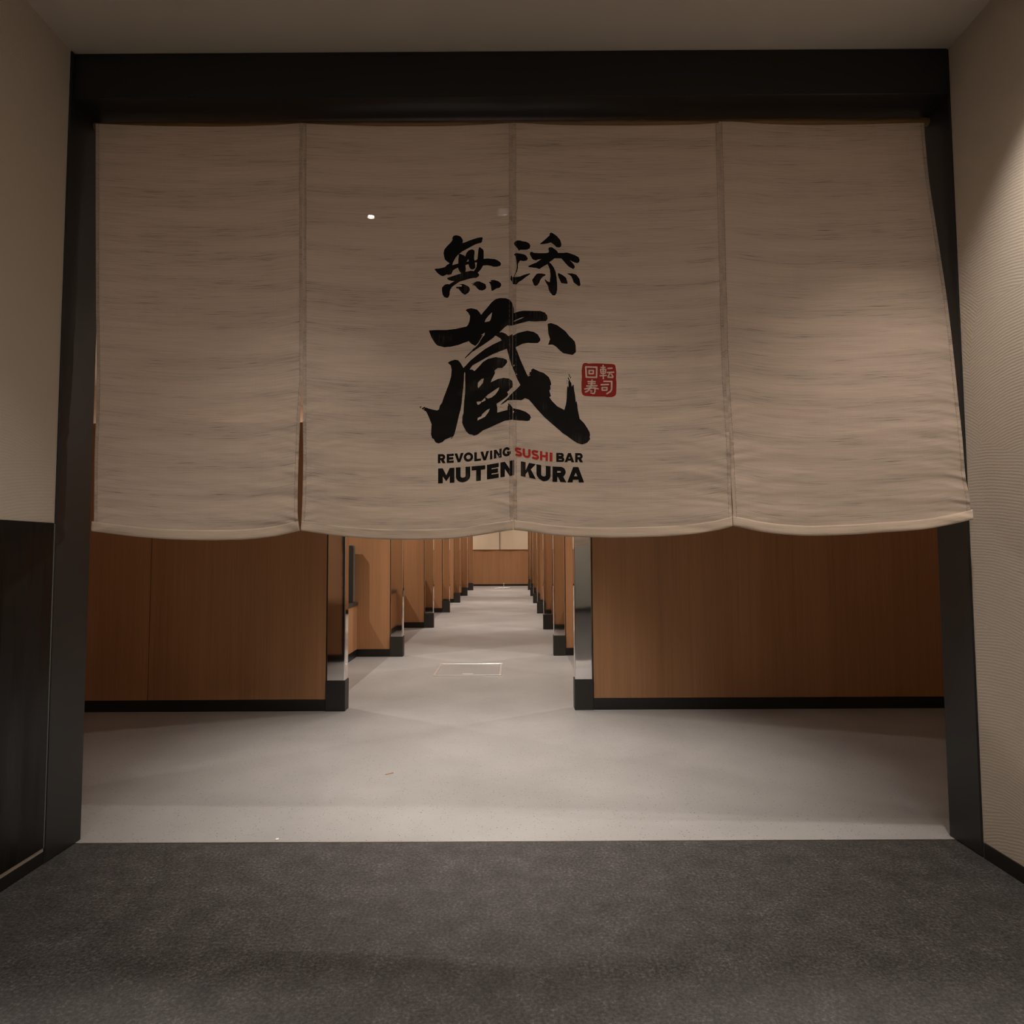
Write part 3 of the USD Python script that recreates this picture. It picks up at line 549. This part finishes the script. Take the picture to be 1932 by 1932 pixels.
body = body.difference(unary_union([PG(A5, s, q) for q in (
    [(1320, 470), (1300, 560), (1210, 670), (1195, 640), (1200, 555), (1270, 485)], [(1635, 655), (1615, 710), (1550, 800), (1470, 860), (1400, 882), (1350, 850), (1400, 800), (1520, 720), (1600, 665)],
    [(1345, 860), (1355, 915), (1280, 955), (1265, 935)], [(1170, 945), (1255, 935), (1268, 950), (1260, 970), (1210, 1010), (1185, 995)], [(1445, 1080), (1410, 1160), (1340, 1250), (1190, 1325), (1195, 1270), (1270, 1235), (1280, 1200), (1380, 1110)])]))
left = PG(A5, s, [(590, 155), (650, 115), (740, 93), (800, 105), (850, 165), (905, 260), (935, 300), (920, 380), (915, 480), (905, 640), (885, 800), (870, 960), (850, 1100), (820, 1200), (790, 1330), (755, 1480), (720, 1610), (700, 1640), (600, 1680), (530, 1710), (490, 1755), (400, 1790), (340, 1765), (305, 1700), (270, 1680), (248, 1600), (260, 1400), (215, 1280), (180, 1200), (150, 1140), (100, 1112), (118, 1085), (150, 1062), (210, 1085), (290, 1105), (370, 1120), (410, 1100), (430, 1020), (470, 970), (510, 850), (560, 720), (620, 560), (655, 430), (668, 300), (650, 210)])
dot = PG(A4, s, [(1000, 600), (1070, 585), (1190, 625), (1280, 690), (1360, 750), (1440, 850), (1500, 905), (1550, 960), (1568, 1040), (1575, 1170), (1510, 1228), (1420, 1215), (1320, 1195), (1260, 1150), (1180, 1070), (1120, 1030), (1075, 1020), (1010, 1028), (1050, 910), (1015, 800)])
hook = PG(A6, s, [(500, 260), (580, 400), (605, 435), (660, 398), (630, 400), (590, 412), (640, 380), (625, 360), (670, 330), (665, 300), (705, 270), (830, 330), (920, 360), (1020, 440), (1055, 510), (1075, 590), (1055, 620), (1060, 690), (1035, 720), (1065, 820), (1060, 840), (1035, 850), (1090, 930), (1200, 1040), (1340, 1110), (1370, 1000), (1385, 900), (1390, 740), (1400, 620), (1425, 650), (1420, 540), (1440, 480), (1455, 530), (1478, 560), (1490, 640), (1520, 590), (1530, 620), (1535, 700), (1560, 830), (1570, 960), (1585, 930), (1600, 1000), (1610, 1100), (1650, 1290), (1740, 1380), (1800, 1470), (1850, 1560), (1860, 1620), (1850, 1660), (1862, 1700), (1800, 1775), (1700, 1808), (1600, 1780), (1520, 1730), (1400, 1640), (1300, 1575), (1240, 1520), (1100, 1400), (940, 1260), (800, 1110), (700, 990), (620, 900), (545, 872), (470, 912), (350, 908), (200, 912), (100, 980), (35, 1015), (100, 950), (190, 870), (280, 770), (370, 690), (450, 605), (380, 470)])
flecks = [PG(A6, s, q) for q in ([(1415, 370), (1445, 395), (1450, 450), (1438, 440), (1430, 395)], [(1470, 430), (1478, 450), (1462, 475), (1455, 460)], [(1405, 455), (1425, 455), (1440, 500), (1420, 495)], [(1390, 515), (1402, 512), (1404, 535), (1394, 535)], [(1385, 560), (1396, 560), (1396, 578), (1386, 576)])]
flecks += [PG(A5, s, q) for q in ([(20, 1045), (52, 1040), (60, 1052), (35, 1058), (45, 1078), (28, 1072)], [(62, 1075), (110, 1050), (140, 1058), (128, 1085), (105, 1078), (100, 1100), (75, 1098)], [(95, 1108), (140, 1100), (175, 1108), (170, 1140), (140, 1135)], [(1070, -70), (1120, -120), (1128, -112), (1082, -62)], [(652, 1700), (690, 1630), (698, 1632), (665, 1700)])]
KURA = unary_union([top, arm, sweep, body, left, dot, hook] + flecks)
# the red seal with its four characters cut out
o, s = (1080, 670), 19.32
seal = PG(o, s, [(365, 370), (395, 310), (430, 290), (520, 285), (560, 305), (620, 308), (740, 298), (960, 300), (1240, 315), (1420, 320), (1530, 340), (1570, 400), (1580, 480), (1600, 620), (1590, 850), (1605, 990), (1600, 1350), (1590, 1430), (1530, 1500), (1430, 1530), (1220, 1525), (1190, 1510), (870, 1510), (640, 1500), (450, 1485), (370, 1440), (335, 1350), (330, 1000), (345, 800), (335, 570)])


def st(w, *pts): return LineString([(o[0] + x / s, o[1] + y / s) for x, y in pts]).buffer(w / s / 2, quad_segs=4)


cut = [st(58, (487, 425), (885, 440), (880, 810), (507, 800), (487, 425)), st(54, (605, 560), (765, 560), (758, 676), (612, 676), (605, 560)),
       st(48, (1040, 447), (1192, 447)), st(52, (1120, 375), (1125, 860)), st(42, (1022, 517), (1222, 517), (1195, 664), (1045, 664), (1022, 517)), st(30, (1035, 590), (1205, 590)), st(50, (1008, 752), (1236, 742)),
       st(55, (1297, 485), (1440, 476)), st(56, (1268, 632), (1502, 622)), st(56, (1362, 655), (1295, 805), (1462, 812), (1478, 780), (1420, 695)),
       st(52, (568, 965), (832, 967)), st(42, (575, 1036), (832, 1036)), st(58, (525, 1122), (890, 1115)), st(60, (716, 910), (692, 1080), (640, 1220), (560, 1305), (478, 1342)), st(56, (455, 1236), (610, 1200), (790, 1196), (942, 1228)), st(54, (820, 1190), (824, 1320), (790, 1395), (755, 1400), (675, 1375)), st(54, (660, 1302), (708, 1306)),
       st(58, (1150, 955), (1432, 957), (1426, 1250), (1385, 1325), (1258, 1405)), st(56, (1050, 1080), (1308, 1070)), st(52, (1082, 1180), (1262, 1180), (1256, 1276), (1086, 1276), (1082, 1180))]
SEAL = seal.difference(unary_union(cut))


# Latin lettering: wide bold capitals as outlines, w by h, stroke t, y downwards
def ellipse(cx, cy, rx, ry): return affinity.scale(Point(cx, cy).buffer(1, quad_segs=16), rx, ry)


def halfround(x0, y0, x1, y1):
    """A box whose right side is round."""
    r = (y1 - y0) / 2; rx = min(r, (x1 - x0) * 0.9); return unary_union([sbox(x0, y0, x1 - rx, y1), ellipse(x1 - rx, (y0 + y1) / 2, rx, r)])


def letter(c, w, h, t):
    b = t * 0.9
    if c == 'I': return sbox(0, 0, w, h)
    if c == 'L': return unary_union([sbox(0, 0, t, h), sbox(0, h - b, w, h)])
    if c == 'E': return unary_union([sbox(0, 0, t, h), sbox(0, 0, w, b), sbox(0, h - b, w, h), sbox(0, (h - b) / 2, w * 0.94, (h + b) / 2)])
    if c == 'T': return unary_union([sbox(0, 0, w, b), sbox((w - t) / 2, 0, (w + t) / 2, h)])
    if c == 'H': return unary_union([sbox(0, 0, t, h), sbox(w - t, 0, w, h), sbox(0, (h - b) / 2, w, (h + b) / 2)])
    if c == 'N': return unary_union([sbox(0, 0, t * .95, h), sbox(w - t * .95, 0, w, h), Polygon([(0, 0), (t * .95, 0), (w, h), (w - t * .95, h)])])
    if c == 'M': return unary_union([sbox(0, 0, t, h), sbox(w - t, 0, w, h), Polygon([(0, 0), (t, 0), (w / 2, h * .48), (w - t, 0), (w, 0), (w, h * .12), (w / 2, h * .88), (0, h * .12)])])
    if c == 'V': return Polygon([(0, 0), (t * 1.12, 0), (w / 2, h * .64), (w - t * 1.12, 0), (w, 0), (w / 2 + t * .52, h), (w / 2 - t * .52, h)])
    if c == 'A': return Polygon([(w / 2 - t * .55, 0), (w / 2 + t * .55, 0), (w, h), (w - t * 1.12, h), (w * .665, h * .83), (w * .335, h * .83), (t * 1.12, h), (0, h)]).difference(Polygon([(w / 2, h * .36), (w * .60, h * .60), (w * .40, h * .60)]))
    if c == 'U': return unary_union([sbox(0, 0, t, h * .6), sbox(w - t, 0, w, h * .6), ellipse(w / 2, h * .6, w / 2, h * .4).difference(ellipse(w / 2, h * .6, w / 2 - t, h * .4 - t)).intersection(sbox(-1, h * .6 - .01, w + 1, h * 2))])
    if c == 'O': return ellipse(w / 2, h / 2, w / 2, h / 2).difference(ellipse(w / 2, h / 2, w / 2 - t, h / 2 - t))
    if c == 'G':
        g = ellipse(w / 2, h / 2, w / 2, h / 2).difference(ellipse(w / 2, h / 2, w / 2 - t, h / 2 - t)).difference(Polygon([(w / 2, h / 2), (w * 1.1, h * .08), (w * 1.1, h * .5), (w * .5, h * .5)]))
        return unary_union([g, sbox(w * .52, h * .46, w * .98, h * .46 + b * .9), sbox(w - t * .95, h * .46, w * .985, h * .74)])
    if c == 'R':
        bowl = halfround(0, 0, w * .95, h * .67).difference(halfround(t, b, w * .95 - t, h * .67 - b))
        return unary_union([sbox(0, 0, t, h), bowl, Polygon([(w * .34, h * .58), (w * .72, h * .56), (w, h), (w - t * 1.22, h)])])
    if c == 'B':
        a = halfround(0, 0, w * .93, h * .54).difference(halfround(t, b * .9, w * .93 - t, h * .54 - b * .85)); d = halfround(0, h * .46, w, h).difference(halfround(t, h * .46 + b * .85, w - t, h - b * .9))
        return unary_union([sbox(0, 0, t, h), a, d])
    if c == 'K': return unary_union([sbox(0, 0, t, h), Polygon([(t * .9, h * .62), (w - t * 1.45, 0), (w - t * .02, 0), (w * .66, h * .42), (w, h), (w - t * 1.35, h), (w * .47, h * .60), (t * .9, h * .86)])])
    if c == 'S':
        m = t * .5; a = [(w - m * .9, h * .17), (w * .74, m * 1.05), (w * .5, m), (w * .25, m * 1.2), (m, h * .24), (m * 1.15, h * .36), (w * .3, h * .45), (w * .66, h * .53), (w - m * 1.1, h * .63), (w - m, h * .76), (w * .76, h - m * 1.2), (w * .5, h - m), (w * .25, h - m * 1.15), (m * .6, h * .80)]
        from scipy.interpolate import splprep, splev
        tck, _ = splprep(np.array(a).T, s=0, k=3); x, y = splev(np.linspace(0, 1, 60), tck)
        return LineString(np.stack([x, y], 1)).buffer(m, cap_style=2, quad_segs=6)


def word(o, s, spans, topc, botc, t):
    """spans: (letter, x0, x1); the top and bottom lines (in the enlarged measure) carry the slant of the cloth."""
    out = []
    for c, x0, x1 in spans:
        h = botc((x0 + x1) / 2) - topc((x0 + x1) / 2)
        g = letter(c, x1 - x0, h, t).segmentize(30)
        def warp(x, y, z=None, x0=x0, h=h):
            x = np.asarray(x) + x0; v = np.asarray(y) / h; return o[0] + x / s, o[1] + (topc(x) * (1 - v) + botc(x) * v) / s
        from shapely.ops import transform
        out.append(transform(warp, g).buffer(0))
    return unary_union(out)


o, s = (815, 830), 12.075
REV = word(o, s, [('R', 135, 310), ('E', 337, 495), ('V', 512, 720), ('O', 724, 937), ('L', 966, 1115), ('V', 1103, 1302), ('I', 1322, 1374), ('N', 1412, 1588), ('G', 1606, 1797)],
           curve((135, 327), (420, 318), (620, 302), (830, 284), (1010, 281), (1200, 262), (1350, 242), (1500, 215), (1700, 164)), curve((135, 532), (420, 524), (620, 506), (830, 494), (1040, 482), (1200, 466), (1350, 442), (1500, 412), (1700, 372)), 56)
MUT = word(o, s, [('M', 140, 512), ('U', 545, 870), ('T', 905, 1215), ('E', 1252, 1520), ('N', 1560, 1872)],
           curve((140, 652), (510, 632), (700, 618), (905, 603), (1215, 576), (1520, 522), (1872, 458)), curve((140, 990), (510, 974), (700, 966), (1060, 932), (1255, 902), (1520, 860), (1872, 806)), 106)
o = (955, 830)
SUS = word(o, s, [('S', 198, 362), ('U', 375, 556), ('S', 580, 748), ('H', 770, 952), ('I', 990, 1054)], curve((198, 160), (360, 190), (556, 216), (748, 250), (952, 282), (1054, 292)), curve((198, 362), (360, 388), (465, 412), (660, 446), (860, 474), (1054, 492)), 54)
BAR = word(o, s, [('B', 1140, 1326), ('A', 1330, 1552), ('R', 1572, 1752)], curve((1140, 294), (1440, 300), (1752, 300)), curve((1140, 500), (1440, 508), (1752, 512)), 56)
KUR = word(o, s, [('K', 334, 678), ('U', 690, 1012), ('R', 1055, 1370), ('A', 1395, 1775)], curve((334, 486), (678, 552), (850, 584), (1055, 605), (1370, 618), (1775, 618)), curve((334, 822), (678, 892), (850, 940), (1055, 952), (1370, 966), (1775, 968)), 108)


def polys(g): return [p for p in getattr(g, 'geoms', [g]) if isinstance(p, Polygon) and p.area > 0.3]


def printed(k, name, g, m, label, off=0.0009):
    """Triangulates a picture-space shape in cells along the cloth and lays it on length k, just proud of the cloth."""
    x0, y0, x1, y1 = g.bounds; V, T, n = [], [], 0; c = 9.0
    for i in range(int(x0 // c), int(x1 // c) + 1):
        for j in range(int(y0 // c), int(y1 // c) + 1):
            q = g.intersection(sbox(i * c, j * c, i * c + c, j * c + c))
            for p in ([r for r in getattr(q, 'geoms', [q]) if isinstance(r, Polygon) and r.area > 1e-4]):
                v, f = trimesh.creation.triangulate_polygon(p.segmentize(4.5), engine='earcut')
                V.append(v); T.append(np.asarray(f) + n); n += len(v)
    P = np.vstack(V); T = np.vstack(T); a, b, d = P[T[:, 0]], P[T[:, 1]], P[T[:, 2]]
    area = np.cross(b - a, d - a); T = np.where((area > 0)[:, None], T[:, ::-1], T); T = T[np.abs(area) > 1e-6]
    key = np.round(P, 3); _, first, inv = np.unique(key, axis=0, return_index=True, return_inverse=True); P = P[first]; T = inv.ravel()[T]
    T = T[(T[:, 0] != T[:, 1]) & (T[:, 1] != T[:, 2]) & (T[:, 0] != T[:, 2])]
    sx, tx = cloth_st(k, P[:, 0], P[:, 1])
    part(PANEL[k], name, (lay(k, P[:, 0], P[:, 1], sx, tx, off), T), m, smooth=True, uv=uv_of(k, sx, tx), label=label)


def side(g, k):
    xs = np.linspace(420, 960, 40); L, Rr, _ = EDGE[k]
    reg = Polygon([(L(y) + 0.15, y) for y in xs] + [(Rr(y) - 0.15, y) for y in xs[::-1]])
    q = g.intersection(reg); return MultiPolygon(polys(q)) if polys(q) else None


for name, g, m, label in (('brush_character', rounded(MU, .12), 'ink', 'black brush character with four dots below, upper left'), ('brush_character', rounded(TEN, .12), 'ink', 'black brush character at upper right'),
                          ('brush_character', rounded(KURA, .12), 'ink', 'large black brush character'), ('lettering', REV, 'ink', 'small black lettering REVOLVING'), ('lettering', MUT, 'ink', 'bold black lettering MUTEN'),
                          ('lettering', SUS, 'red', 'red lettering SUSHI'), ('lettering', BAR, 'ink', 'small black lettering BAR'), ('lettering', KUR, 'ink', 'bold black lettering KURA'), ('seal_stamp', SEAL, 'seal', 'square red seal with four characters')):
    for k in (1, 2):
        q = side(g, k)
        if q is not None and q.area > 3: printed(k, name, q, m, label)
